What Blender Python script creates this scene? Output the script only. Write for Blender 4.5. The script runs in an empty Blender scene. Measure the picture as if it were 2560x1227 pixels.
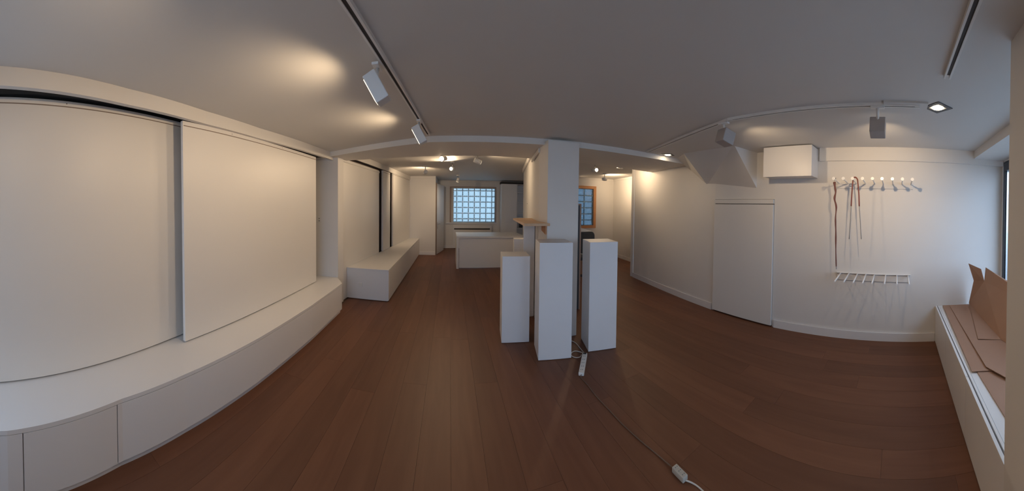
import bpy, bmesh, math, random
from mathutils import Vector, Matrix, Euler
random.seed(7)
C = bpy.context.scene.collection
S = bpy.context.scene
PI = math.pi

# ------------------------------------------------------------------ camera
F = 711.758
cam = bpy.data.cameras.new('camera'); camo = bpy.data.objects.new('camera', cam); C.objects.link(camo)
cam.type = 'PANO'; cam.panorama_type = 'CENTRAL_CYLINDRICAL'
cam.central_cylindrical_radius = 1.0
cam.central_cylindrical_range_u_min = -1280/F; cam.central_cylindrical_range_u_max = 1280/F
cam.central_cylindrical_range_v_min = (527.75-1227)/F; cam.central_cylindrical_range_v_max = 527.75/F
al, be, psi = 0.018825, -0.012313, 0.218517
def rotm(r): return Matrix(r)
Rb = rotm([[math.cos(be),0,math.sin(be)],[0,1,0],[-math.sin(be),0,math.cos(be)]])
Ra = rotm([[1,0,0],[0,math.cos(al),math.sin(al)],[0,-math.sin(al),math.cos(al)]])
Rp = rotm([[math.cos(psi),math.sin(psi),0],[-math.sin(psi),math.cos(psi),0],[0,0,1]])
R = Rp @ Ra @ Rb
M = Matrix.Identity(4)
for i, v in enumerate((R @ Vector((1,0,0)), R @ Vector((0,0,1)), -(R @ Vector((0,1,0))))):
    for j in range(3): M[j][i] = v[j]
M[2][3] = 1.65
camo.matrix_world = M
cam.clip_start = 0.01
S.camera = camo

# ------------------------------------------------------------------ light and exposure
SKY = (0.53, 0.69, 1.0); SKY_STRENGTH = 4.0
WARM = (1.0, 0.73, 0.46)
w = bpy.data.worlds.new('sky'); S.world = w; w.use_nodes = True
bg = w.node_tree.nodes['Background']; bg.inputs[0].default_value = (*SKY, 1); bg.inputs[1].default_value = SKY_STRENGTH
S.view_settings.view_transform = 'Standard'; S.view_settings.look = 'None'
S.view_settings.gamma = 1; S.view_settings.use_curve_mapping = False
S.view_settings.exposure = 0.42
S.cycles.max_bounces = 10; S.cycles.diffuse_bounces = 7; S.cycles.transparent_max_bounces = 12
S.cycles.sample_clamp_indirect = 4; S.cycles.caustics_reflective = False; S.cycles.caustics_refractive = False
def portal(name, x0, x1, y, z0, z1, face):
    l = bpy.data.lights.new(name, 'AREA'); l.shape = 'RECTANGLE'; l.size = x1-x0; l.size_y = z1-z0
    l.cycles.is_portal = True
    o = bpy.data.objects.new(name, l); C.objects.link(o); o.location = ((x0+x1)/2, y, (z0+z1)/2)
    o.rotation_euler = (PI/2 if face > 0 else -PI/2, 0, 0)      # face +1: shines to +Y
    return o
portal('window_daylight', 1.25, 3.6, -1.5, .5, 2.3, 1)
portal('window_daylight', -2.0, 0.5, -1.5, .5, 2.3, 1)
HEAD_W = 20.5        # track heads in the front room
BACK_W = 80.0
def lamp(name, kind, loc, aim, W, size=2.4, blend=1.0, rad=.03, col=WARM):
    l = bpy.data.lights.new(name, kind); l.energy = W; l.color = col; l.shadow_soft_size = rad
    if kind == 'SPOT': l.spot_size = size; l.spot_blend = blend
    o = bpy.data.objects.new(name, l); C.objects.link(o); o.location = loc
    o.rotation_euler = Vector(aim).to_track_quat('-Z', 'Y').to_euler()
    return o

# ------------------------------------------------------------------ materials
def mat(name, col, rough=.6, metal=0, noise=0, nscale=8, bump=0, bscale=200, spec=.5, emit=None, coat=0):
    m = bpy.data.materials.new(name); m.use_nodes = True; nt = m.node_tree; b = nt.nodes['Principled BSDF']
    b.inputs['Base Color'].default_value = (*col, 1); b.inputs['Roughness'].default_value = rough
    b.inputs['Metallic'].default_value = metal; b.inputs['Specular IOR Level'].default_value = spec
    b.inputs['Coat Weight'].default_value = coat
    tc = nt.nodes.new('ShaderNodeTexCoord')
    if noise:
        n = nt.nodes.new('ShaderNodeTexNoise'); n.inputs['Scale'].default_value = nscale; n.inputs['Detail'].default_value = 4
        nt.links.new(tc.outputs['Object'], n.inputs['Vector'])
        r = nt.nodes.new('ShaderNodeMix'); r.data_type = 'RGBA'
        r.inputs[6].default_value = (*[c*(1-noise) for c in col], 1); r.inputs[7].default_value = (*[min(1, c*(1+noise)) for c in col], 1)
        nt.links.new(n.outputs['Fac'], r.inputs[0]); nt.links.new(r.outputs[2], b.inputs['Base Color'])
    if bump:
        n2 = nt.nodes.new('ShaderNodeTexNoise'); n2.inputs['Scale'].default_value = bscale; n2.inputs['Detail'].default_value = 3
        nt.links.new(tc.outputs['Object'], n2.inputs['Vector'])
        bp = nt.nodes.new('ShaderNodeBump'); bp.inputs['Strength'].default_value = bump; bp.inputs['Distance'].default_value = .002
        nt.links.new(n2.outputs['Fac'], bp.inputs['Height']); nt.links.new(bp.outputs[0], b.inputs['Normal'])
    if emit:
        b.inputs['Emission Color'].default_value = (*emit[0], 1); b.inputs['Emission Strength'].default_value = emit[1]
    return m
m_wall = mat('wall_paint', (.72, .70, .67), .75, noise=.02, nscale=3, bump=.15)
m_ceil = mat('ceiling_paint', (.66, .65, .63), .6, noise=.02, nscale=2, bump=.08, spec=.4)
m_pan = mat('panel_lacquer', (.74, .72, .69), .42, noise=.015, nscale=2)
m_lac = mat('white_lacquer', (.74, .73, .72), .38, noise=.015, nscale=3)
m_plinth = mat('plinth_paint', (.74, .74, .75), .5, noise=.02, nscale=5)
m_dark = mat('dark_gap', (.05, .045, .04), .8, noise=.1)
m_sub = mat('subfloor', (.10, .06, .04), .8, noise=.1)
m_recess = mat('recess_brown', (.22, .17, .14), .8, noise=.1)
m_white_metal = mat('white_powder_coat', (.78, .77, .75), .4, noise=.01)
m_rail = mat('track_slot', (.035, .03, .03), .6, noise=.1)
m_frame = mat('anthracite_frame', (.045, .055, .07), .4, noise=.05)
m_chrome = mat('chrome', (.6, .6, .6), .2, 1, noise=.02)
m_wood = mat('oak', (.60, .40, .24), .5, noise=.18, nscale=14)
m_pfr = mat('pale_frame', (.36, .26, .21), .5, noise=.08, nscale=10)
m_owood = mat('orange_wood', (.48, .23, .10), .5, noise=.15, nscale=14)
m_card = mat('cardboard', (.36, .215, .145), .85, noise=.06, nscale=6, bump=.3, bscale=60)
m_black = mat('black_fabric', (.03, .035, .04), .7, noise=.1)
m_plug = mat('white_plastic', (.72, .71, .68), .35, noise=.01)
m_hole = mat('socket_grey', (.22, .24, .24), .6, noise=.05)
m_strip2 = mat('aged_plastic', (.45, .43, .38), .4, noise=.05)
m_cord = mat('cream_cord', (.62, .58, .52), .5, noise=.02)
m_corddark = mat('brown_cord', (.16, .11, .08), .6, noise=.05)
m_stick = mat('stick_wood', (.17, .06, .045), .5, noise=.5, nscale=18)
m_leather = mat('leather', (.20, .05, .035), .5, noise=.25, nscale=20)
m_grey = mat('brushed_rod', (.30, .28, .26), .4, .4, noise=.05)
m_stucco = mat('pale_stucco', (.22, .27, .24), .9, noise=.12, nscale=6, bump=1, bscale=30)
m_headgrey = mat('grey_head', (.42, .38, .36), .5, noise=.01)
m_knob = mat('knob_white', (.93, .91, .87), .3, noise=.005)
m_pave = mat('pavement', (.32, .32, .31), .9, noise=.1, nscale=1)
m_mortar = mat('block_joint', (.42, .55, .62), .8, noise=.1)
m_bulb = mat('bulb_glow', (1, .9, .75), .5, emit=((1, .80, .55), 30), noise=.01)
m_bulbdim = mat('bulb_glow_dim', (1, .9, .75), .5, emit=((1, .80, .55), 3), noise=.01)
# planks: oak brown, tinted per plank
m_floor = bpy.data.materials.new('brown_planks'); m_floor.use_nodes = True
nt = m_floor.node_tree; b = nt.nodes['Principled BSDF']; b.inputs['Roughness'].default_value = .5; b.inputs['Specular IOR Level'].default_value = .35
tc = nt.nodes.new('ShaderNodeTexCoord'); mp = nt.nodes.new('ShaderNodeMapping'); mp.inputs['Scale'].default_value = (14, 1.1, 1)
geo = nt.nodes.new('ShaderNodeNewGeometry')
oi = nt.nodes.new('ShaderNodeObjectInfo')
nt.links.new(geo.outputs['Position'], mp.inputs['Vector'])
ad = nt.nodes.new('ShaderNodeVectorMath'); ad.operation = 'ADD'; nt.links.new(mp.outputs[0], ad.inputs[0])
ml = nt.nodes.new('ShaderNodeMath'); ml.operation = 'MULTIPLY'; ml.inputs[1].default_value = 37; nt.links.new(oi.outputs['Random'], ml.inputs[0]); nt.links.new(ml.outputs[0], ad.inputs[1])
ns = nt.nodes.new('ShaderNodeTexNoise'); ns.inputs['Scale'].default_value = 1; ns.inputs['Detail'].default_value = 5; ns.inputs['Distortion'].default_value = .6
nt.links.new(ad.outputs[0], ns.inputs['Vector'])
cr = nt.nodes.new('ShaderNodeValToRGB'); nt.links.new(ns.outputs['Fac'], cr.inputs[0])
cr.color_ramp.elements[0].position = .3; cr.color_ramp.elements[0].color = (.132, .052, .026, 1)
cr.color_ramp.elements[1].position = .72; cr.color_ramp.elements[1].color = (.166, .070, .036, 1)
hs = nt.nodes.new('ShaderNodeHueSaturation'); mr = nt.nodes.new('ShaderNodeMapRange'); mr.inputs[3].default_value = .86; mr.inputs[4].default_value = 1.12
nt.links.new(oi.outputs['Random'], mr.inputs[0]); nt.links.new(mr.outputs[0], hs.inputs['Value']); nt.links.new(cr.outputs[0], hs.inputs['Color'])
nt.links.new(hs.outputs[0], b.inputs['Base Color'])
def glass_mat(name, clear, trans, fac_clear, wave=0, gl=.05, wscale=12):
    m = bpy.data.materials.new(name); m.use_nodes = True; nt = m.node_tree; nt.nodes.clear(); N = nt.nodes.new; L = nt.links.new
    out = N('ShaderNodeOutputMaterial'); t = N('ShaderNodeBsdfTransparent'); t.inputs[0].default_value = (*clear, 1)
    tr = N('ShaderNodeBsdfTranslucent'); tr.inputs[0].default_value = (*trans, 1)
    mx = N('ShaderNodeMixShader'); mx.inputs[0].default_value = fac_clear
    L(tr.outputs[0], mx.inputs[1]); L(t.outputs[0], mx.inputs[2])
    if wave:
        tc = N('ShaderNodeTexCoord'); n = N('ShaderNodeTexNoise'); n.inputs['Scale'].default_value = wscale; n.inputs['Distortion'].default_value = 1.5
        mp = N('ShaderNodeMapping'); mp.inputs['Scale'].default_value = (.7, 1, 1.6); g = N('ShaderNodeNewGeometry')
        L(g.outputs['Position'], mp.inputs['Vector']); L(mp.outputs[0], n.inputs['Vector'])
        r = N('ShaderNodeMapRange'); r.inputs[1].default_value = .3; r.inputs[2].default_value = .7
        r.inputs[3].default_value = max(0, fac_clear-wave); r.inputs[4].default_value = min(1, fac_clear+wave)
        L(n.outputs['Fac'], r.inputs[0]); L(r.outputs[0], mx.inputs[0])
    g2 = N('ShaderNodeBsdfGlossy'); g2.inputs['Roughness'].default_value = .08
    m2 = N('ShaderNodeMixShader'); m2.inputs[0].default_value = gl
    L(mx.outputs[0], m2.inputs[1]); L(g2.outputs[0], m2.inputs[2]); L(m2.outputs[0], out.inputs[0])
    return m
m_block = glass_mat('block_glass', (.40, .44, .42), (.5, .55, .53), .62, .30)
m_block2 = glass_mat('block_glass_blue', (.21, .26, .275), (.3, .36, .38), .6, .3)
m_pane = glass_mat('shop_pane', (.93, .96, .95), (.8, .85, .85), .85, .12, .04, 40)

# ------------------------------------------------------------------ helpers
class MB:
    def __init__(s): s.v = []; s.f = []
    def quadbox(s, bot, top):
        i = len(s.v); n = len(bot); s.v += list(bot) + list(top)
        s.f.append([i+k for k in range(n)][::-1]); s.f.append([i+n+k for k in range(n)])
        for k in range(n): s.f.append([i+k, i+(k+1) % n, i+n+(k+1) % n, i+n+k])
        return s
    def box(s, x0, x1, y0, y1, z0, z1):
        x0, x1 = min(x0, x1), max(x0, x1); y0, y1 = min(y0, y1), max(y0, y1)
        P = [(x0, y0), (x1, y0), (x1, y1), (x0, y1)]
        return s.quadbox([(x, y, z0) for x, y in P], [(x, y, z1) for x, y in P])
    def prism(s, P, z0, z1):
        return s.quadbox([(x, y, z0) for x, y in P], [(x, y, z1) for x, y in P])
    def slab(s, a, b, t, z0, z1):
        """board standing from plan point a to b; thickness t to the left of a->b"""
        a = Vector(a); b = Vector(b); d = (b-a).normalized(); n = Vector((-d.y, d.x))*t
        return s.prism([tuple(a), tuple(b), tuple(b+n), tuple(a+n)], z0, z1)
    def cyl(s, a, b, r, n=14, r2=None):
        a = Vector(a); b = Vector(b); q = (b-a).to_track_quat('Z', 'Y'); r2 = r if r2 is None else r2
        A = [tuple(a + q @ Vector((r*math.cos(2*PI*k/n), r*math.sin(2*PI*k/n), 0))) for k in range(n)]
        B = [tuple(b + q @ Vector((r2*math.cos(2*PI*k/n), r2*math.sin(2*PI*k/n), 0))) for k in range(n)]
        return s.quadbox(A, B)
    def tube(s, pts, r, n=8, sub=5, taper=None):
        P = [Vector(p) for p in pts]; Q = []
        for i in range(len(P)-1):
            p0 = P[max(i-1, 0)]; p1 = P[i]; p2 = P[i+1]; p3 = P[min(i+2, len(P)-1)]
            for k in range(sub):
                t = k/sub
                Q.append(.5*((2*p1) + (p2-p0)*t + (2*p0-5*p1+4*p2-p3)*t*t + (3*p1-p0-3*p2+p3)*t**3))
        Q.append(P[-1]); base = len(s.v); up = None
        for i, q in enumerate(Q):
            d = (Q[min(i+1, len(Q)-1)]-Q[max(i-1, 0)]).normalized()
            if up is None: up = d.orthogonal().normalized()
            up = (up - d*up.dot(d)).normalized(); sd = d.cross(up)
            rr = r if taper is None else r*taper(i/(len(Q)-1))
            for k in range(n): s.v.append(tuple(q + rr*(up*math.cos(2*PI*k/n) + sd*math.sin(2*PI*k/n))))
        for i in range(len(Q)-1):
            for k in range(n):
                a = base+i*n+k; b = base+i*n+(k+1) % n; s.f.append([a, b, b+n, a+n])
        s.f.append([base+k for k in range(n)][::-1]); s.f.append([base+(len(Q)-1)*n+k for k in range(n)])
        return s
    def mesh(s, name, m, bevel=0, smooth=False):
        me = bpy.data.meshes.new(name); me.from_pydata(s.v, [], s.f); me.materials.append(m)
        bm = bmesh.new(); bm.from_mesh(me); bmesh.ops.recalc_face_normals(bm, faces=bm.faces)
        if bevel: bmesh.ops.bevel(bm, geom=list(bm.edges), offset=bevel, segments=2, affect='EDGES', profile=.5)
        if smooth:
            for f in bm.faces: f.smooth = len(f.verts) == 4
        bm.to_mesh(me); bm.free(); return me
    def build(s, name, m, parent=None, bevel=0, smooth=False):
        o = bpy.data.objects.new(name, s.mesh(name, m, bevel, smooth)); C.objects.link(o)
        if parent: o.parent = parent; o.matrix_parent_inverse = parent.matrix_world.inverted()
        return o
def tag(o, label=None, cat=None, group=None, kind=None):
    if label: o['label'] = label
    if cat: o['category'] = cat
    if group: o['group'] = group
    if kind: o['kind'] = kind
    return o
def empty(name, loc, rz=0, **k):
    o = bpy.data.objects.new(name, None); C.objects.link(o); o.location = loc; o.rotation_euler = (0, 0, rz); o.empty_display_size = .1
    bpy.context.view_layer.update()
    return tag(o, **k)
def local(parent):      # parts authored in the thing's own frame
    class L: pass
    return L
def part(mb, name, m, parent, bevel=0, smooth=False):     # geometry given in the parent's frame
    o = bpy.data.objects.new(name, mb.mesh(name, m, bevel, smooth)); C.objects.link(o); o.parent = parent; return o
def struct(name, mb, m, label=None, bevel=0):
    o = mb.build(name, m, None, bevel); o['kind'] = 'structure'
    if label: o['label'] = label
    return o
def copy_tree(o, parent=None):
    c = o.copy(); C.objects.link(c); c.parent = parent
    for ch in o.children: copy_tree(ch, c)
    return c

# ------------------------------------------------------------------ floor
fl = struct('floor', MB().box(-2.6, 5.8, -1.9, 11.4, -.08, -.012), m_sub, 'brown oak plank floor running the length of the room')
PW, PL = .22, 2.6
pm = MB().box(-.5, .5, -.5, .5, -1, 0).mesh('plank', m_floor, 0)
x = -2.4; col = 0
while x < 5.6:
    y = -1.5 - random.uniform(0, PL); y_max = 11.1
    while y < y_max:
        a, bb = max(y, -1.55), min(y+PL, y_max)
        if bb - a > .1 and not (x > 3.9 and a > 8.4) and not (x > 3.9 and bb < 5) and not (x < -1.9 and bb > 4.4):
            o = bpy.data.objects.new('plank', pm); C.objects.link(o); o.parent = fl
            o.location = (x+PW/2, (a+bb)/2, 0); o.scale = (PW-.0012, bb-a-.0012, .012)
        y += PL
    x += PW; col += 1

# ------------------------------------------------------------------ room shell
H = 2.5; HB = 2.6
struct('ceiling', MB().prism([(-2.6, -1.75), (4.3, -1.75), (4.3, 4.2), (-2.6, 4.2)], H, H+.12), m_ceil, 'dull white plaster ceiling of the front room')
struct('ceiling', MB().prism([(-2.6, 4.2), (5.8, 4.2), (5.8, 11.3), (-2.6, 11.3)], HB, HB+.12), m_ceil, 'lower lit ceiling of the back rooms behind the beam')
# beam, kinked like the photographed one
bm_f = [(-2.3, 4.35), (-1.75, 4.15), (-.25, 3.52), (1.6, 3.38), (3.95, 3.38)]
bm_b = [(-2.3, 4.72), (-1.5, 4.68), (.6, 4.42), (2.15, 4.52), (4.2, 4.72)]
mb = MB()
for i in range(4): mb.prism([bm_f[i], bm_f[i+1], bm_b[i+1], bm_b[i]], 2.425, 2.74)
struct('trim_1', mb, m_wall, 'wide shallow ceiling beam across the room at the column')
# left: backing wall, pilaster, far wall
struct('wall_left', MB().box(-2.42, -2.27, -1.75, 4.35, 0, H+.1), m_wall)
struct('trim_2', MB().prism([(-2.42, 4.32), (-1.79, 4.32), (-1.765, 4.5), (-2.42, 4.5)], 0, 2.7), m_wall, 'white wall pilaster between the two rows of sliding panels')
def WL(y): return -1.8 + .0907*(y-4.45)
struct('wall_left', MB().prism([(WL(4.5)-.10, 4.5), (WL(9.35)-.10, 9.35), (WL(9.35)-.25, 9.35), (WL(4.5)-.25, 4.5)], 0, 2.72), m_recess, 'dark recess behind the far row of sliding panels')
struct('wall_back', MB().box(-1.75, -.47, 9.37, 9.5, 0, 2.72), m_wall, 'short cross wall left of the open back door')
struct('wall_back', MB().box(-.60, -.47, 9.5, 11.05, 0, 2.72), m_wall, 'side of the window niche behind the open door')
# back wall with window opening
BW = 10.95
def holed(mb, x0, x1, z0, z1, hx0, hx1, hz0, hz1, y0, y1):
    mb.box(x0, hx0, y0, y1, z0, z1); mb.box(hx1, x1, y0, y1, z0, z1); mb.box(hx0, hx1, y0, y1, z0, hz0); mb.box(hx0, hx1, y0, y1, hz1, z1); return mb
struct('wall_back', holed(MB(), -.6, 3.35, 0, 2.72, .0, 1.79, .97, 2.37, BW, BW+.2), m_wall, 'far end wall around the glass block window')
struct('wall_back', holed(MB(), 3.2, 5.6, 0, 2.72, 3.55, 4.62, .96, 2.33, 8.22, 8.4), m_wall, 'end wall of the side room with the orange framed window')
struct('wall_back', MB().box(3.2, 3.33, 8.4, 10.95, 0, 2.72), m_wall, 'dividing wall between back niche and side room')
# right wall
rp = [(3.70, -1.75), (3.685, 1.70)]
def rwall(a, b, z0=0, z1=H+.12, t=-.14, m=m_wall, name='wall_right', label=None): return struct(name, MB().slab(a, b, t, z0, z1), m, label)
rwall((3.70, -1.75), (3.688, 1.695), label='white wall with the peg rack')
rwall((3.688, 1.695), (3.752, 2.79), 1.815, label='strip of wall above the flush door')
rwall((3.752, 2.79), (3.86, 3.7), label='white wall left of the flush door')
rwall((3.86, 3.7), (4.09, 5.4), 0, 2.72, label='white wall running back under the beam')
struct('wall_right', MB().box(4.09, 5.3, 5.42, 5.52, 0, 2.72), m_wall, 'return wall hidden behind the corner')
struct('wall_right', MB().slab((5.0, 5.42), (5.32, 8.3), -.14, 0, 2.72), m_wall, 'lit side wall of the far side room')
# baseboards
def bboard(name, a, b, h=.105, t=.016):
    return struct(name, MB().slab(a, b, t, 0, h), m_lac, None)
bboard('baseboard_right', (3.695, -.52), (3.684, 1.665)); bboard('baseboard_right', (3.753, 2.82), (3.86, 3.7)); bboard('baseboard_right', (3.86, 3.7), (4.09, 5.4))
bboard('baseboard_right', (5.02, 5.6), (5.31, 8.2))
bboard('baseboard_back', (5.3, 8.22), (3.33, 8.22)); bboard('baseboard_back', (-.47, 9.37), (-1.02, 9.37)); bboard('baseboard_back', (1.9, BW), (-.47, BW))
# small cornice mouldings in the back
for n, a, b2, z in (('trim_3', (-.47, 9.37), (-1.4, 9.37), 2.53), ('trim_4', (5.03, 5.5), (5.31, 8.2), 2.54), ('trim_5', (5.3, 8.22), (3.33, 8.22), 2.54), ('trim_6', (3.25, BW), (-.47, BW), 2.53)):
    struct(n, MB().slab(a, b2, .03, z, 2.6), m_wall)
# partition running back from the column
pa, pb = (1.168, 3.60), (1.87, 7.1)
struct('wall_partition', MB().slab(pa, pb, -.12, 0, 2.66), m_wall, 'slanting partition wall running back from the column')
for z0, z1, t in ((2.36, 2.42, .02),):
    struct('trim_7', MB().slab((1.168+.0, 3.60), (1.31, 4.42), t, z0, z1), m_wall)
struct('trim_8', MB().slab((1.33, 4.44), pb, .03, 2.50, 2.6), m_wall)
# column
struct('column', MB().box(1.166, 1.585, 3.268, 3.62, 0, 2.46), m_wall, 'square white column under the ceiling beam', .004)
# sloping soffit over the flush door
mb = MB()
mb.quadbox([(3.71, 2.0, 1.975), (3.71, 2.0, 2.52), (3.17, 2.07, 2.52)], [(3.80, 3.0, 2.06), (3.80, 3.0, 2.52), (3.17, 3.0, 2.52)])
mb.quadbox([(3.80, 3.0, 2.06), (3.80, 3.0, 2.52), (3.17, 3.0, 2.52)], [(3.84, 3.40, 2.33), (3.84, 3.40, 2.52), (3.40, 3.40, 2.52)])
struct('trim_9', mb, m_wall, 'wedge shaped sloping soffit between wall and ceiling above the flush door')
# shallow casing along the top of the peg wall
struct('trim_10', MB().box(3.655, 3.72, -1.5, 1.04, 2.325, 2.52), m_wall, 'shallow boxed casing along the top of the peg wall', .003)

# ------------------------------------------------------------------ street wall behind and to the right of the camera
mb = MB()
mb.box(-2.42, -2.05, -1.6, -1.42, 0, 2.6); mb.box(-2.05, .5, -1.6, -1.42, 0, .47); mb.box(-2.05, .5, -1.6, -1.42, 2.33, 2.6)
mb.box(.5, 1.2, -1.6, -1.42, 0, 2.6); mb.box(1.2, 3.66, -1.6, -1.42, 0, .47); mb.box(1.2, 3.66, -1.6, -1.42, 2.38, 2.6); mb.box(3.655, 3.8, -1.6, -1.42, 0, 2.6)
struct('wall_street', mb, m_wall, 'street front wall around the shop windows')
struct('trim_11', MB().box(1.2, 3.69, -1.44, -1.0, 2.40, 2.52), m_wall, 'lowered band of ceiling above the shop window')
struct('trim_12', MB().box(.86, 1.275, -1.42, -.525, 0, 2.52), m_wall, 'beige pillar at the right edge beside the window bench')
def shop_window(name, x0, x1, label):
    e = empty(name, ((x0+x1)/2, -1.46, .47)); e['kind'] = 'structure'; e['label'] = label
    cx = (x0+x1)/2; hw = (x1-x0)/2
    part(MB().box(-hw, hw, -.03, .05, 1.78, 1.90).box(-hw, hw, -.03, .05, 0, .06).box(-hw, -hw+.06, -.03, .05, .06, 1.78).box(hw-.06, hw, -.03, .05, .06, 1.78), 'window_frame', m_frame, e, .003)
    part(MB().box(hw-.085, hw-.06, -.02, .03, .06, 1.78).box(-hw+.06, -hw+.085, -.02, .03, .06, 1.78), 'window_bead', m_chrome, e)
    part(MB().box(-hw+.06, hw-.06, -.006, .004, .06, 1.78), 'pane', m_pane, e)
    return e
shop_window('window_3', 1.2, 3.62, 'tall dark framed shop window above the cardboard sheets')
shop_window('window_4', -2.05, .5, 'dark framed shop window behind the camera')
struct('facade', MB().box(3.95, 4.2, -7, -1.75, -.06, 5.5), m_stucco, 'pale stucco wall of the neighbouring house outside the shop window')
struct('pavement', MB().box(-12, 14, -14, -1.9, -.12, -.06), m_pave, 'grey street pavement outside the shop window')

# ------------------------------------------------------------------ left front: header, sliding panels, bench
hp = [(-1.62, -1.4), (-1.70, 0), (-1.865, .9), (-1.945, 1.7), (-1.955, 2.5), (-1.90, 3.4), (-1.87, 4.33)]
mb = MB()
for a, b2 in zip(hp[:-1], hp[1:]): mb.slab(a, b2, .045, 2.385, H+.02)
struct('trim_13', mb, m_wall, 'white fascia board hiding the sliding panel track')
mb = MB().box(-2.27, -1.97, -1.4, 4.3, 2.44, 2.5)
struct('trim_14', mb, m_dark, 'dark sliding track slot behind the fascia')
def slide(name_label, a, b2, z0, z1, t=.03, holes=True):
    a = Vector(a); b2 = Vector(b2); d = b2-a; L = d.length
    e = empty('sliding_panel', (a.x, a.y, z0), math.atan2(d.y, d.x), label=name_label, cat='panel')
    part(MB().box(0, L, 0, t, 0, z1-z0), 'board', m_pan, e, .003)
    part(MB().box(.01, L-.01, -.0015, t*.6, z1-z0-.045, z1-z0-.038), 'groove', m_recess, e)
    if holes:
        for q in (.25*L, .62*L): part(MB().cyl((q, .002, z1-z0-.02), (q, -.001, z1-z0-.02), .004, 8), 'screw', m_dark, e)
    return e
slide('large white sliding panel at far left, set back behind its neighbour', (-1.80, -1.3), (-2.123, 1.56), .463, 2.415)
slide('white sliding panel in front, right of the set back one', (-1.985, 1.465), (-1.992, 3.925), .462, 2.385)
# bench
bf = [(-1.50, -1.41), (-1.53, 0.0), (-1.617, .7), (-1.617, 1.2), (-1.59, 2.0), (-1.578, 3.0), (-1.60, 4.02)]
e = empty('window_bench', (-1.9, 1.3, 0), label='long low white bench cabinet below the sliding panels on the left', cat='bench')
def rel(pts, e): return [(x-e.location.x, y-e.location.y) for x, y in pts]
bfr = rel(bf, e)
back = rel([(-2.27, 4.32), (-2.27, -1.41)], e)
top_out = [(x+.018, y) for x, y in bfr]
part(MB().prism(rel([(-1.66, 4.32)], e)[:0] + [(x+.0, y) for x, y in bfr] + rel([(-1.80, 4.32)], e) + back, .425, .45), 'top', m_lac, e)
mb = MB(); inn = [(x-.022, y) for x, y in bfr]
part(mb.prism(inn + rel([(-1.83, 4.32)], e) + back, .05, .425), 'carcass', m_lac, e)
part(MB().prism([(x-.03, y) for x, y in bfr] + rel([(-1.84, 4.32)], e) + back, 0, .05), 'plinth_base', m_lac, e)
def front(y0, y1):
    def xa(y):
        for (xa_, ya), (xb, yb) in zip(bf[:-1], bf[1:]):
            if ya <= y <= yb: return xa_ + (xb-xa_)*(y-ya)/(yb-ya)
        return bf[-1][0]
    ys = [y0+.003] + [p[1] for p in bf if y0+.01 < p[1] < y1-.01] + [y1-.003]
    P = [(xa(y), y) for y in ys]; Q = [(x-.02, y) for x, y in reversed(P)]
    o = part(MB().prism(rel(P+Q, e), .055, .421), 'front_panel', m_lac, e)
for y0, y1 in ((-1.40, .085), (.085, .665), (.665, 4.02)): front(y0, y1)
s = part(MB().box(0, .004, -.035, .035, -.035, .035), 'socket', m_plug, e)
s.location = (.39, 3.3, .25); s.location = (-5, 0, 0); bpy.data.objects.remove(s)
# sockets on the pilaster
o = MB().box(-.03, .03, -.008, 0, -.05, .05).build('wall_socket', m_plug, None, .003); o.location = (-2.13, 4.318, 1.40)
tag(o, 'small white double switch beside the left sliding panel edge', 'switch')
for dz in (-.02, .02): part(MB().cyl((0, -.0075, dz), (0, -.0095, dz), .012, 10), 'toggle', m_hole, o)

# ------------------------------------------------------------------ left back: panels and bench
def fslide(y0, y1, z0, z1, off, label):
    a = (WL(y0)+off, y0); b2 = (WL(y1)+off, y1)
    return slide(label, a, b2, z0, z1, .045, False)
fslide(4.51, 6.40, .0, 2.44, .0, 'tall white panel nearest the pilaster in the back room, reaching the floor')
fslide(6.60, 7.16, .548, 2.47, .03, 'narrow white sliding panel between two dark gaps')
fslide(7.43, 9.33, .548, 2.50, .03, 'white sliding panel at the far end of the back bench')
mb = MB(); mb.slab((WL(4.7)+.04, 4.75), (WL(9.36)+.05, 9.36), .03, 2.485, 2.61)
struct('trim_15', mb, m_wall, 'white fascia above the far sliding panels')
struct('trim_16', MB().slab((WL(4.5)+.012, 4.5), (WL(6.4)+.012, 6.4), .03, 2.385, 2.42), m_wall)
e = empty('window_bench', (-1.3, 7.0, 0), label='low white bench cabinet running along the back room left wall', cat='bench')
P = rel([(WL(4.69)+.002, 4.69), (-1.02, 4.69), (-1.0, 9.36), (WL(9.36)+.002, 9.36)], e)
part(MB().prism(P, .525, .545), 'top', m_lac, e, .002)
P = rel([(WL(4.70)+.002, 4.70), (-1.036, 4.70), (-1.016, 9.36), (WL(9.36)+.002, 9.36)], e)
part(MB().prism(P, .01, .524), 'carcass', m_lac, e)
part(MB().prism(rel([(-1.036, 4.695), (-1.02, 4.695), (-1.0, 9.36), (-1.016, 9.36)], e), .02, .52), 'front_panel', m_lac, e)
part(MB().box(-.26, -.19, -2.312, -2.302, .22, .29), 'socket', m_plug, e, .002)

# ------------------------------------------------------------------ back door, window niche
d = empty('door_2', (-.43, 9.40, 0), math.atan2(1.02, .215)); d['kind'] = 'structure'; d['label'] = 'white door standing open at the back left corner'
part(MB().box(0, 1.02, 0, .035, .015, 2.36), 'door_leaf', m_lac, d, .002)
part(MB().box(-.012, 0, -.005, .04, 0, 2.38), 'door_edge', m_recess, d)
hd = part(MB().cyl((.10, 0, 1.02), (.10, -.05, 1.02), .011, 10).cyl((.10, -.05, 1.02), (.22, -.055, 1.02), .010, 10), 'door_handle', m_chrome, d, 0, True)
part(MB().box(.075, .125, -.006, 0, .86, 1.08), 'handle_plate', m_chrome, d, .002)
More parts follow.
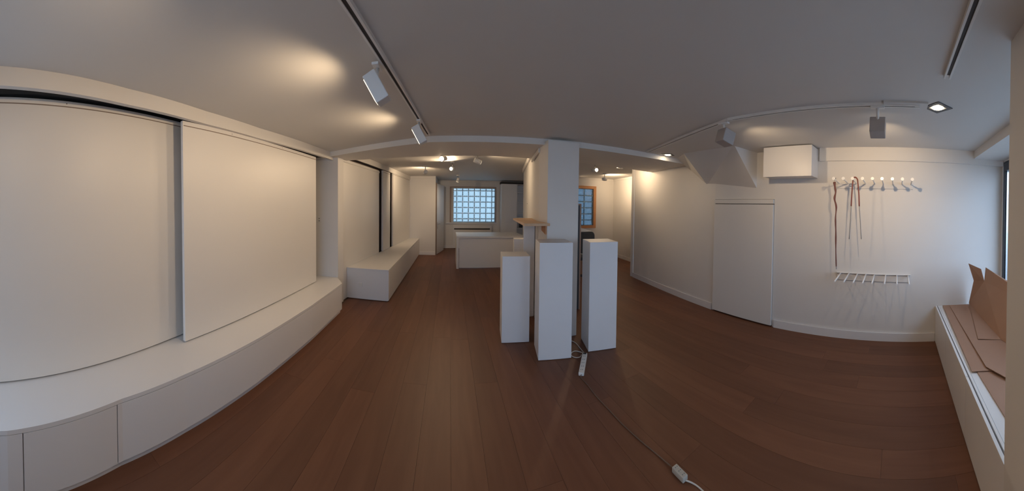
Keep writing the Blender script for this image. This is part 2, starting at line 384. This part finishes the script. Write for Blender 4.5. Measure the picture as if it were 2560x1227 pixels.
# window 1
e = empty('window_1', (.895, BW, .97)); e['kind'] = 'structure'; e['label'] = 'glass block window in the far end wall with pale wooden frame'
X0, X1, Z0, Z1 = -.90, .90, 0, 1.40
part(MB().box(X0, X0+.06, -.025, .02, Z0, Z1).box(X1-.04, X1, -.025, .02, Z0, Z1).box(X0+.06, X1-.04, -.025, .02, Z1-.04, Z1), 'window_frame', m_pfr, e, .002)
part(MB().box(X0+.06, X0+.14, .02, .16, .03, Z1-.05).box(X0+.06, X1-.04, .02, .05, Z1-.06, Z1-.04), 'reveal', m_wall, e)
part(MB().box(X0-.13, X1+.02, -.06, .10, -.03, .02), 'window_sill', m_lac, e, .004)
bx0, bx1, bz0, bz1 = X0+.14, X1-.04, .04, Z1-.06
def blocks(e, bx0, bx1, bz0, bz1, px, pz, offx, offz, mt, y=.08, th=.08, j=.024):
    xs = [bx0]; q = bx0+offx
    while q < bx1-.02: xs.append(q); q += px
    xs.append(bx1); zs = [bz0]; q = bz0+offz
    while q < bz1-.02: zs.append(q); q += pz
    zs.append(bz1)
    unit = bmesh.new(); bmesh.ops.create_cube(unit, size=1)
    bmesh.ops.bevel(unit, geom=list(unit.edges), offset=.06, segments=2, affect='EDGES')
    me = bpy.data.meshes.new('glass_block'); unit.to_mesh(me); unit.free(); me.materials.append(mt)
    for xa, xb in zip(xs[:-1], xs[1:]):
        for za, zb in zip(zs[:-1], zs[1:]):
            o = bpy.data.objects.new('glass_block', me); C.objects.link(o); o.parent = e
            o.location = ((xa+xb)/2, y, (za+zb)/2); o.scale = (xb-xa-j, th, zb-za-j)
    g = MB()
    for q in xs[1:-1]: g.box(q-j/2-.002, q+j/2+.002, y-th*.15, y+th*.15, bz0, bz1)
    for q in zs[1:-1]: g.box(bx0, bx1, y-th*.14, y+th*.14, q-j/2-.002, q+j/2+.002)
    for a4 in ((bx0-.1, bx0+j/2, bz0-.1, bz1+.1), (bx1-j/2, bx1+.1, bz0-.1, bz1+.1), (bx0+j/2, bx1-j/2, bz0-.1, bz0+j/2), (bx0+j/2, bx1-j/2, bz1-j/2, bz1+.1)):
        g.box(a4[0], a4[1], y-.012, y+.012, a4[2], a4[3])
    part(g, 'mortar_grid', m_mortar, e)
blocks(e, bx0, bx1, bz0, bz1, .2275, .2175, .13, .12, m_block)
# window 2
e = empty('window_2', (4.085, 8.22, .96)); e['kind'] = 'structure'; e['label'] = 'glass block window with orange wooden frame in the side room'
part(MB().box(-.535, -.44, -.03, .02, 0, 1.37).box(.44, .535, -.03, .02, 0, 1.37).box(-.44, .44, -.03, .02, 0, .09).box(-.44, .44, -.03, .02, 1.28, 1.37), 'window_frame', m_owood, e, .003)
blocks(e, -.44, .44, .09, 1.28, .30, .20, .28, .17, m_block2)
# radiator cover
e = empty('radiator_cover', (.87, BW, 0), label='white radiator cover with a dark slot under the glass block window', cat='radiator cover')
part(MB().box(-.74, .74, -.12, -.001, .02, .72).box(-.74, .74, -.12, -.001, .775, .875).box(-.74, -.70, -.12, -.001, .72, .775).box(.68, .74, -.12, -.001, .72, .775), 'casing', m_lac, e)
part(MB().box(-.70, .68, -.10, -.03, .721, .774), 'slot', m_dark, e)

# ------------------------------------------------------------------ back: desk, cabinets
e = empty('counter_desk', (1.0, 7.9, 0), label='low white counter desk in the middle of the back room', cat='desk')
part(MB().box(-.82, 1.0, -.56, .6, .80, .845), 'top', m_lac, e, .003)
part(MB().box(-.75, .98, -.52, -.50, .02, .80), 'front_panel', m_lac, e)
part(MB().box(-.82, -.76, -.55, .6, 0, .80), 'side_panel', m_lac, e, .002); part(MB().box(.94, .98, -.50, .6, 0, .80), 'side_panel', m_lac, e, .002)
e = empty('tall_cabinet', (2.23, 10.72, 0), label='tall plain white cupboard right of the glass block window', cat='cabinet')
part(MB().box(-.30, .28, -.19, .22, .0, 2.47), 'body', m_lac, e)
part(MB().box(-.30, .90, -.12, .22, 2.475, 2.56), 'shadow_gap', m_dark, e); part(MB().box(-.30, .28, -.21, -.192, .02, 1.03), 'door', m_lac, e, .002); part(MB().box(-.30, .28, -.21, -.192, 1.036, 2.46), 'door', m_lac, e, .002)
e = empty('shelf_unit', (2.86, 10.72, 0), label='open white shelf unit right of the tall cupboard', cat='shelves')
part(MB().box(-.345, -.325, -.22, .22, 0, 2.47), 'side_panel', m_lac, e); part(MB().box(.305, .325, -.22, .22, 0, 2.47), 'side_panel', m_lac, e)
part(MB().box(-.325, .305, .20, .22, 0, 2.47), 'back_panel', m_lac, e)
for z in (.05, .5, .8, 1.2, 1.36, 1.78, 2.14, 2.45): part(MB().box(-.325, .305, -.22, .20, z-.012, z+.012), 'shelf', m_lac, e)
o = MB().box(-.05, .05, -.08, .08, 0, .2).build('file_box', m_black, None, .004); o.location = (2.72, 10.66, .812)
tag(o, 'small dark box standing on a low shelf of the open unit', 'box')

# ------------------------------------------------------------------ wooden wall shelf on the partition
e = empty('wall_counter', (1.1, 3.9, 1.42), label='oak topped bar shelf fixed to the partition wall behind the column', cat='shelf')
part(MB().prism([(-.262, -.78), (.05, -.78), (.05, -.285), (.245, .63), (-.075, .63)], 0, .03), 'top', m_wood, e, .002)
part(MB().quadbox([(.045, -.63, -.115), (.045, -.63, -.001), (.115, .10, -.001)], [(.064, -.63, -.115), (.064, -.63, -.001), (.134, .10, -.001)]), 'bracket', m_owood, e)
o = MB().prism([(1.078, 4.05), (1.25, 4.05), (1.315, 4.40), (1.17, 4.40)], 0, 1.415).build('shelf_pedestal', m_plinth, None, .003)
tag(o, 'white block pedestal carrying the oak bar shelf', 'pedestal')

# ------------------------------------------------------------------ plinths
def plinth(P, h, label):
    cx = sum(p[0] for p in P)/4; cy = sum(p[1] for p in P)/4
    e = empty('display_plinth', (cx, cy, 0), label=label, cat='plinth', group='white display plinths round the column')
    Q = [(x-cx, y-cy) for x, y in P]
    part(MB().prism(Q, .004, h), 'body', m_plinth, e, .003)
    return e
plinth([(.628, 3.325), (.962, 3.287), (1.005, 3.64), (.67, 3.68)], 1.045, 'shortest white display plinth, left of the tall front one')
plinth([(.94, 2.858), (1.297, 2.79), (1.345, 3.13), (1.0, 3.20)], 1.262, 'front white display plinth standing just before the column')
plinth([(1.526, 2.828), (1.853, 2.752), (1.925, 3.085), (1.60, 3.16)], 1.25, 'white display plinth right of the column')
plinth([(1.075, 4.66), (1.355, 4.61), (1.392, 4.82), (1.11, 4.87)], 1.09, 'white display plinth farthest back, half hidden behind the shortest one')
# standing board
e = empty('standing_board', (2.0, 4.08, 0), label='tall thin framed board standing on edge behind the column', cat='board')
part(MB().box(.010, .034, 0, .6, 0, 1.70).box(-.022, .010, 0, .6, 1.675, 1.70), 'frame', m_pfr, e, .003)
part(MB().box(-.020, .0095, .004, .59, .01, 1.675), 'board_face', m_frame, e)
# side room table and chair
e = empty('side_table', (3.5, 7.2, 0), label='high white table at the end of the side room', cat='table')
part(MB().prism([(-.70, -.80), (.01, -.80), (.24, .30), (-.70, .30)], 1.005, 1.03), 'tabletop', m_lac, e, .002)
for x, y in ((-.67, -.77), (-.02, -.77), (-.67, .27), (.19, .27)): part(MB().box(x-.02, x+.02, y-.02, y+.02, 0, 1.005), 'leg', m_white_metal, e)
e = empty('office_chair', (2.80, 5.75, 0), .3, label='black office chair with rounded backrest beside the white table', cat='chair')
bm2 = bmesh.new(); bmesh.ops.create_cube(bm2, size=1); bmesh.ops.scale(bm2, vec=(.46, .06, .46), verts=bm2.verts)
bmesh.ops.bevel(bm2, geom=[x for x in bm2.edges if abs(x.verts[0].co.y-x.verts[1].co.y) > .01], offset=.10, segments=6, affect='EDGES', profile=.5)
for v in bm2.verts: v.co.y += -.25*v.co.x**2
me = bpy.data.meshes.new('backrest'); bm2.to_mesh(me); bm2.free(); me.materials.append(m_black)
bo = bpy.data.objects.new('backrest', me); C.objects.link(bo); bo.parent = e; bo.location = (0, -.24, .875)
part(MB().box(-.23, .23, -.2, .24, .47, .55), 'seat', m_black, e, .03)
part(MB().box(-.03, .03, -.28, -.25, .45, .72), 'back_stem', m_black, e)
part(MB().cyl((0, 0, .12), (0, 0, .47), .03), 'post', m_frame, e, 0, True)
for k in range(5):
    a = k*2*PI/5; lg = part(MB().cyl((0, 0, .12), (.27*math.cos(a), .27*math.sin(a), .065), .02, 8, .014), 'leg', m_black, e)
    part(MB().cyl((.27*math.cos(a), .27*math.sin(a)-.02, .03), (.27*math.cos(a), .27*math.sin(a)+.02, .03), .03, 10), 'caster', m_black, lg)

# ------------------------------------------------------------------ right wall: flush door, wall cabinet, peg racks
d = empty('door_1', (3.688, 1.695, 0), math.atan2(2.79-1.695, 3.752-3.688)); d['kind'] = 'structure'; d['label'] = 'flush white door without handle in the right wall'
Ld = math.hypot(.064, 1.095)
part(MB().box(.006, Ld-.006, -.010, .030, .02, 1.738), 'door_leaf', m_wall, d, .002)
part(MB().box(.006, Ld-.006, -.010, .030, 1.748, 1.81), 'door_header', m_wall, d, .001)
part(MB().box(.0, Ld, -.06, -.02, 0, 1.815), 'door_rebate', m_recess, d)
e = empty('wall_cabinet', (3.545, 1.40, 2.10), label='white box cabinet hung high on the wall right of the sloping soffit', cat='cabinet')
part(MB().box(-.135, .143, -.335, .335, 0, .385), 'body', m_lac, e, .003)
part(MB().box(-.153, -.137, -.337, .337, -.004, .387), 'door', m_lac, e, .002)

e = empty('peg_rack', (3.69, .3, 2.0), label='white wall coat rack with a row of nine long round pegs', cat='coat rack')
part(MB().box(-.012, .003, -.5, .49, -.035, .055), 'backplate', m_wall, e, .001)
pegY = [.766, .648, .537, .417, .298, .185, .063, -.055, -.172]
for k, y in enumerate(pegY):
    pg = part(MB().cyl((-.01, y-.3, .028), (-.338, y-.3, .054), .008, 10), 'peg', m_white_metal, e, 0, True)
    part(MB().cyl((-.338, y-.3, .054), (-.352, y-.3, .055), .0195, 20), 'knob', m_knob, pg)
e = empty('rod_rack', (3.69, .3, .80), label='low white wall rack with eight projecting rods', cat='rack')
part(MB().box(-.012, .003, -.49, .47, -.035, .062), 'backplate', m_wall, e, .001)
part(MB().cyl((-.022, -.49, .06), (-.022, .47, .06), .007, 10), 'rail', m_white_metal, e)
for y in (.715, .606, .495, .384, .275, .130, -.014, -.157):
    part(MB().cyl((-.02, y-.3, .056), (-.41, y-.3, .030), .0095, 10), 'rod', m_white_metal, e, 0, True)
# walking stick and bent strap
stk = [(0.02, 1.052), (.01, .99), (0, .92), (0.012, .84), (-.012, .74), (-.006, .60), (-.014, .42), (-.018, .22), (-.028, 0)]
mb = MB().tube([(0.0, y, z) for y, z in stk], .014, 9, 8, lambda t: (1-.45*t)*(1+.16*math.sin(t*41)+.12*math.sin(t*17+1)))
o = empty('walking_stick', (3.47, .765, .975), label='knotty dark brown walking stick hanging from the first peg', cat='walking stick')
part(mb, 'shaft', m_stick, o, 0, True)
part(MB().cyl((0, -.028, .0), (0, -.030, -.035), .0065, 8), 'ferrule', m_chrome, o)
part(MB().tube([(0, .02, 1.07), (-.012, .012, 1.09), (.0, .001, 1.10), (.012, .012, 1.09), (0, .02, 1.07)], .003, 6, 5), 'wrist_loop', m_black, o)
lp = [(.573, 1.325), (.562, 1.55), (.557, 1.728), (.551, 1.9), (.545, 2.0), (.537, 2.066), (.512, 2.078), (.488, 2.052), (.480, 2.0), (.466, 1.877), (.458, 1.73), (.44, 1.53), (.424, 1.33)]
o = empty('bent_strap', (3.42, .512, 2.07), label='brown leather loop with two long grey ends hung over the third peg', cat='strap')
q = [(0, y-.512, z-2.07) for y, z in lp]
part(MB().tube(q[2:11], .0085, 8, 5), 'leather_grip', m_leather, o, 0, True)
part(MB().tube(q[:3], .0055, 8, 4), 'rod_end', m_grey, o, 0, True); part(MB().tube(q[10:], .0055, 8, 4), 'rod_end', m_grey, o, 0, True)

# ------------------------------------------------------------------ window bench right with cardboard
e = empty('window_bench', (2.5, -.97, 0), label='low white bench cabinet under the shop window on the right', cat='bench')
part(MB().box(-1.22, 1.19, -.44, .395, .43, .455), 'top', m_lac, e, .001)
part(MB().box(-1.22, 1.19, .398, .415, .43, .458), 'top_edge', m_lac, e, .001)
part(MB().box(-1.22, 1.19, -.44, .40, .0, .43), 'carcass', m_lac, e)
for xa, xb in ((-1.62, -.46), (-.455, .40), (.405, 1.19)): part(MB().box(xa, xb, .425, .445, .01, .458), 'front_panel', m_lac, e, .001)
part(MB().box(-1.245, 1.19, .415, .425, .02, .44), 'carcass_edge', m_dark, e)
def sheet(name, P, t, label, group=None, flap=None):
    c = [sum(p[i] for p in P)/len(P) for i in range(3)]
    n = (Vector(P[1])-Vector(P[0])).cross(Vector(P[2])-Vector(P[1])).normalized()*t
    if n.z < 0 and abs(n.z) > abs(n.y): n = -n
    e = empty(name, c, label=label, cat='cardboard', group=group)
    mb = MB().quadbox([tuple(Vector(p)-Vector(c)) for p in P], [tuple(Vector(p)-Vector(c)+n) for p in P])
    part(mb, 'sheet', m_card, e); return e
Z = .458
sheet('cardboard_sheet', [(1.30, -.66, Z), (2.2, -.62, Z), (2.25, -1.35, Z), (1.30, -1.35, Z)], .004, 'lowest cardboard sheet on the bench beside the pillar')
sheet('cardboard_sheet', [(2.085, -.585, Z+.008), (3.66, -.615, Z+.008), (3.66, -1.22, Z+.008), (2.01, -.98, Z+.012)], .004, 'long flat brown cardboard strip along the bench')
sheet('cardboard_sheet', [(1.70, -.90, Z+.020), (2.10, -.70, Z+.022), (3.60, -.70, Z+.016), (3.60, -1.30, Z+.018), (1.60, -1.30, Z+.03)], .003, 'cardboard sheet lying under the upright flap')
o = sheet('cardboard_flap', [(2.57, -.775, .49), (3.655, -.965, .49), (3.565, -1.0, .80), (3.37, -1.08, .83), (3.46, -1.125, .985), (2.72, -1.20, .93), (1.9, -1.24, .86), (1.9, -1.10, .50), (2.50, -.98, .487)], .004, 'cardboard box side leaning upright against the shop window')
c = o.location
part(MB().quadbox([tuple(Vector(p)-c) for p in ((3.565, -1.0, .80), (3.37, -1.08, .83), (3.42, -1.05, .975), (3.585, -.93, 1.02))], [tuple(Vector(p)-c+Vector((0, -.004, 0))) for p in ((3.565, -1.0, .80), (3.37, -1.08, .83), (3.42, -1.05, .975), (3.585, -.93, 1.02))]), 'torn_flap', m_card, o)

# ------------------------------------------------------------------ track lights, front room
def rail(a, b2, label, z=H):
    a = Vector(a); b2 = Vector(b2); d = b2-a; L = d.length
    e = empty('light_track', (a.x, a.y, z), math.atan2(d.y, d.x), label=label, cat='light track')
    part(MB().box(0, L, -.022, -.010, -.022, 0).box(0, L, .010, .022, -.022, 0).box(0, L, -.010, .010, -.006, 0), 'rail', m_white_metal, e)
    part(MB().box(.04, L-.04, -.0095, .0095, -.017, -.0061), 'slot', m_rail, e)
    return e
def head(loc, track_xy, aim, label, group, W, size=2.4, dim=(.13, .13, .17), lit=False, ztop=H-.022, rad=.03, beam=None, m=None):
    """rectangular spotlight head; local -Y is where it shines"""
    v = Vector(aim).normalized()
    e = empty('track_spotlight', loc, label=label, cat='spotlight', group=group)
    q = (-v).to_track_quat('Y', 'Z').to_matrix().to_4x4()
    hb = part(MB().box(-dim[0]/2, dim[0]/2, -dim[2]/2, dim[2]/2, -dim[1]/2, dim[1]/2), 'lamp_head', m or m_white_metal, e, .006); hb.matrix_local = q
    ln = part(MB().box(-dim[0]*.4, dim[0]*.4, -dim[2]/2-.003, -dim[2]/2+.004, -dim[1]*.4, dim[1]*.4), 'lens', m_bulb if lit else m_bulbdim, hb)
    tx, ty = track_xy[0]-loc[0], track_xy[1]-loc[1]
    part(MB().box(tx-.02, tx+.02, ty-.055, ty+.055, ztop-loc[2]-.016, ztop-loc[2]), 'adapter', m_white_metal, e, .002)
    part(MB().cyl((tx, ty, ztop-loc[2]-.016), (tx*.2, ty*.2, .02), .012, 12), 'stem', m_white_metal, e, 0, True)
    if W:
        p = Vector(loc) + v*(dim[2]/2+.03)
        l = lamp('track_spotlight_beam', 'SPOT', p, Vector(beam) if beam else v, W, size, 1, rad)
    return e
rail((-.55, -.6), (-.262, 3.40), 'light track on the ceiling above the left bench')
rail((2.20, -.16), (2.20, 1.5), 'light track on the ceiling in front of the peg wall')
rail((2.20, 1.5), (2.72, 3.30), 'light track bending towards the beam on the right')
rail((.2, -.285), (1.71, -.288), 'light track on the ceiling near the shop window')
struct('trim_17', MB().box(2.14, 2.26, -.22, .12, 2.486, 2.502), m_ceil, 'flat feed box at the end of the right track')
head((-.42, 1.60, 2.32), (-.435, 1.66), (-.83, 0, -.45), 'white box spotlight on the left track, nearest the camera', 'track spotlights', HEAD_W, 2.52, (.085, .18, .08), beam=(-1, 0, -.3))
head((-.30, 2.76, 2.33), (-.31, 2.80), (-.83, 0, -.45), 'white box spotlight at the far end of the left track', 'track spotlights', HEAD_W, 2.52, (.085, .18, .08), beam=(-1, 0, -.3))
head((-.50, .42, 2.32), (-.49, .48), (-.83, 0, -.45), 'white box spotlight on the left track almost overhead', 'track spotlights', HEAD_W*.4, 2.2, (.085, .18, .08), beam=(-1, -.1, -.3))
head((2.24, 1.56, 2.34), (2.22, 1.57), (1, -.3, -.3), 'grey box spotlight on the right track near the sloping soffit', 'track spotlights', HEAD_W*.8, 2.0, (.13, .13, .13), m=m_headgrey)
head((2.28, .168, 2.335), (2.20, .168), (1, 0, -.25), 'grey box spotlight on the right track facing the peg rack', 'track spotlights', HEAD_W*1.25, 1.75, (.125, .13, .12), rad=.012, m=m_headgrey)
def square_spot(x, y, rz, label, W):
    e = empty('recessed_light', (x, y, H), rz, label=label, cat='ceiling light', group='square recessed ceiling lights')
    s = .085
    part(MB().box(-s, s, -s, -.05, -.006, -.0005).box(-s, s, .05, s, -.006, -.0005).box(-s, -.05, -.05, .05, -.006, -.0005).box(.05, s, -.05, .05, -.006, -.0005), 'bezel', m_frame, e, .001)
    part(MB().cyl((0, 0, -.008), (0, 0, -.001), .043, 20), 'bulb', m_bulb, e)
    lamp('recessed_light_beam', 'SPOT', (x, y, H-.03), (0, 0, -1), W, 2.6, 1, .04)
square_spot(2.235, -.305, math.radians(40), 'glowing square recessed spotlight near the shop window', 14)
square_spot(3.12, 3.27, math.radians(30), 'glowing square recessed spotlight close to the beam', 5)

# ------------------------------------------------------------------ lamps in the back rooms
def backlamp(loc, aim, label, W, lit, z=HB, r=.045):
    e = empty('ceiling_spotlight', loc, label=label, cat='spotlight', group='spotlights in the back rooms')
    v = Vector(aim).normalized(); L = .13
    hb = part(MB().cyl(tuple(-v*L/2), tuple(v*L/2), r, 18), 'lamp_head', m_white_metal, e, 0, True)
    part(MB().cyl(tuple(v*(L/2-.01)), tuple(v*(L/2+.003)), r*.85, 18), 'bulb', m_bulb if lit else m_bulbdim, hb)
    part(MB().cyl((0, 0, 0), (0, 0, z-.02-loc[2]), .01, 10), 'stem', m_chrome, e, 0, True)
    part(MB().cyl((0, 0, z-.02-loc[2]), (0, 0, z-loc[2]), .05, 16), 'ceiling_rose', m_white_metal, e)
    if W: lamp('ceiling_spotlight_beam', 'SPOT', Vector(loc)+v*(L/2+.03), v, W, 2.8, 1, .04)
backlamp((-.12, 4.99, 2.46), (-.5, -1, -.2), 'glaring spotlight just behind the beam, brightest in the room', BACK_W*.5, True)
backlamp((.05, 6.29, 2.45), (-.5, -1, -.1), 'small lit spotlight farther back over the bench side', BACK_W*.5, True, r=.04)
backlamp((.25, 9.0, 2.45), (-.3, .2, -1), 'farthest spotlight before the glass block window', 14.0, False)
backlamp((3.0, 5.40, 2.45), (.1, -1, -.05), 'lit spotlight behind the beam right of the column', BACK_W*.4, True, r=.04)
backlamp((4.15, 6.9, 2.44), (1, .3, 0), 'unlit looking spotlight aimed at the side room right wall', BACK_W*.7, False)
backlamp((3.75, 8.0, 2.44), (.8, -.4, 0), 'spotlight high before the orange framed window', 1.5, False)
backlamp((-.6, 6.9, 2.44), (-.35, .9, -.25), 'added spotlight brightening the far sliding panels', BACK_W*.5, False)  # extra lamp put in to brighten the far panels and cross wall
backlamp((.5, 5.2, 2.46), (1, .2, -.4), 'added spotlight brightening the slanting partition wall', BACK_W*.25, False)  # no known fixture here; lamp added to light the partition
backlamp((3.35, 4.95, 2.50), (1, 0, -.1), 'added spotlight hidden behind the beam, brightening the right wall', BACK_W*.24, False, r=.035)  # helper lamp kept out of sight, added to lift the right wall

# ------------------------------------------------------------------ power strips and cable
def strip(P0, P1, wdt, n, m, label, hgt=.035):
    a = Vector(P0); b2 = Vector(P1); d = b2-a; L = d.length
    e = empty('power_strip', (a.x, a.y, 0), math.atan2(d.y, d.x), label=label, cat='power strip')
    part(MB().box(0, L, -wdt/2, wdt/2, .001, hgt), 'body', m, e, .006)
    if n == 5: part(MB().box(.012, .034, -wdt*.32, wdt*.32, hgt-.004, hgt+.004), 'switch', m_black, e, .001)
    for k in range(n):
        cx = (.045+.035 if n == 5 else .02) + k*((L-.13)/(n-1) if n == 5 else (L-.04)/(n-1))
        s = part(MB().cyl((cx, 0, hgt-.002), (cx, 0, hgt+.0015), wdt*.36, 16), 'socket', m, e)
        for sg in (-1, 1): part(MB().cyl((cx, sg*wdt*.16, hgt+.001), (cx, sg*wdt*.16, hgt+.0025), wdt*.10, 8), 'socket_hole', m_hole, s)
    return e
ps1 = strip((1.455, 2.775), (1.248, 2.45), .055, 5, m_plug, 'white five socket power strip on the floor between the front plinths')
ps2 = strip((1.285, 1.232), (1.279, 1.128), .042, 3, m_strip2, 'small grey three way socket block lying on the floor in the foreground')
def cord(pts, r, m, label, e=None):
    e = e or ps1; o = MB().tube(pts, r, 8, 8).build('power_cord', m, e, 0, True)
    o['label'] = label; return o
cord([(1.40, 3.24, .006), (1.478, 3.1, .006), (1.478, 2.95, .006), (1.470, 2.86, .008), (1.462, 2.80, .014), (1.455, 2.778, .018)], .0045, m_cord, 'cream cord running from behind the front plinth to the power strip')
cord([(1.452, 2.777, .018), (1.445, 2.84, .010), (1.40, 2.90, .006), (1.345, 2.885, .006), (1.315, 2.83, .006), (1.34, 2.775, .006), (1.39, 2.765, .006), (1.425, 2.80, .006)], .0045, m_cord, 'looped cream cord lying beside the white power strip')
cord([(1.25, 2.45, .015), (1.232, 2.42, .005), (1.238, 2.30, .005), (1.232, 2.13, .005), (1.240, 1.93, .005), (1.246, 1.74, .005), (1.262, 1.55, .005), (1.279, 1.39, .005), (1.283, 1.236, .012)], .0035, m_corddark, 'thin brown cord stretching along the floor between both socket strips')
cord([(1.279, 1.128, .012), (1.300, 1.09, .005), (1.305, 1.03, .005), (1.29, .9, .005), (1.25, .7, .005)], .0045, m_cord, 'cream cord leaving the small socket block towards the camera', ps2)
o = MB().cyl((0, 0, 0), (-.006, .001, 0), .008, 10).build('screw_plug', m_dark, None); o.location = (1.586, 5.68, 1.70)
tag(o, 'small dark plug hole high on the slanting partition', 'plug')
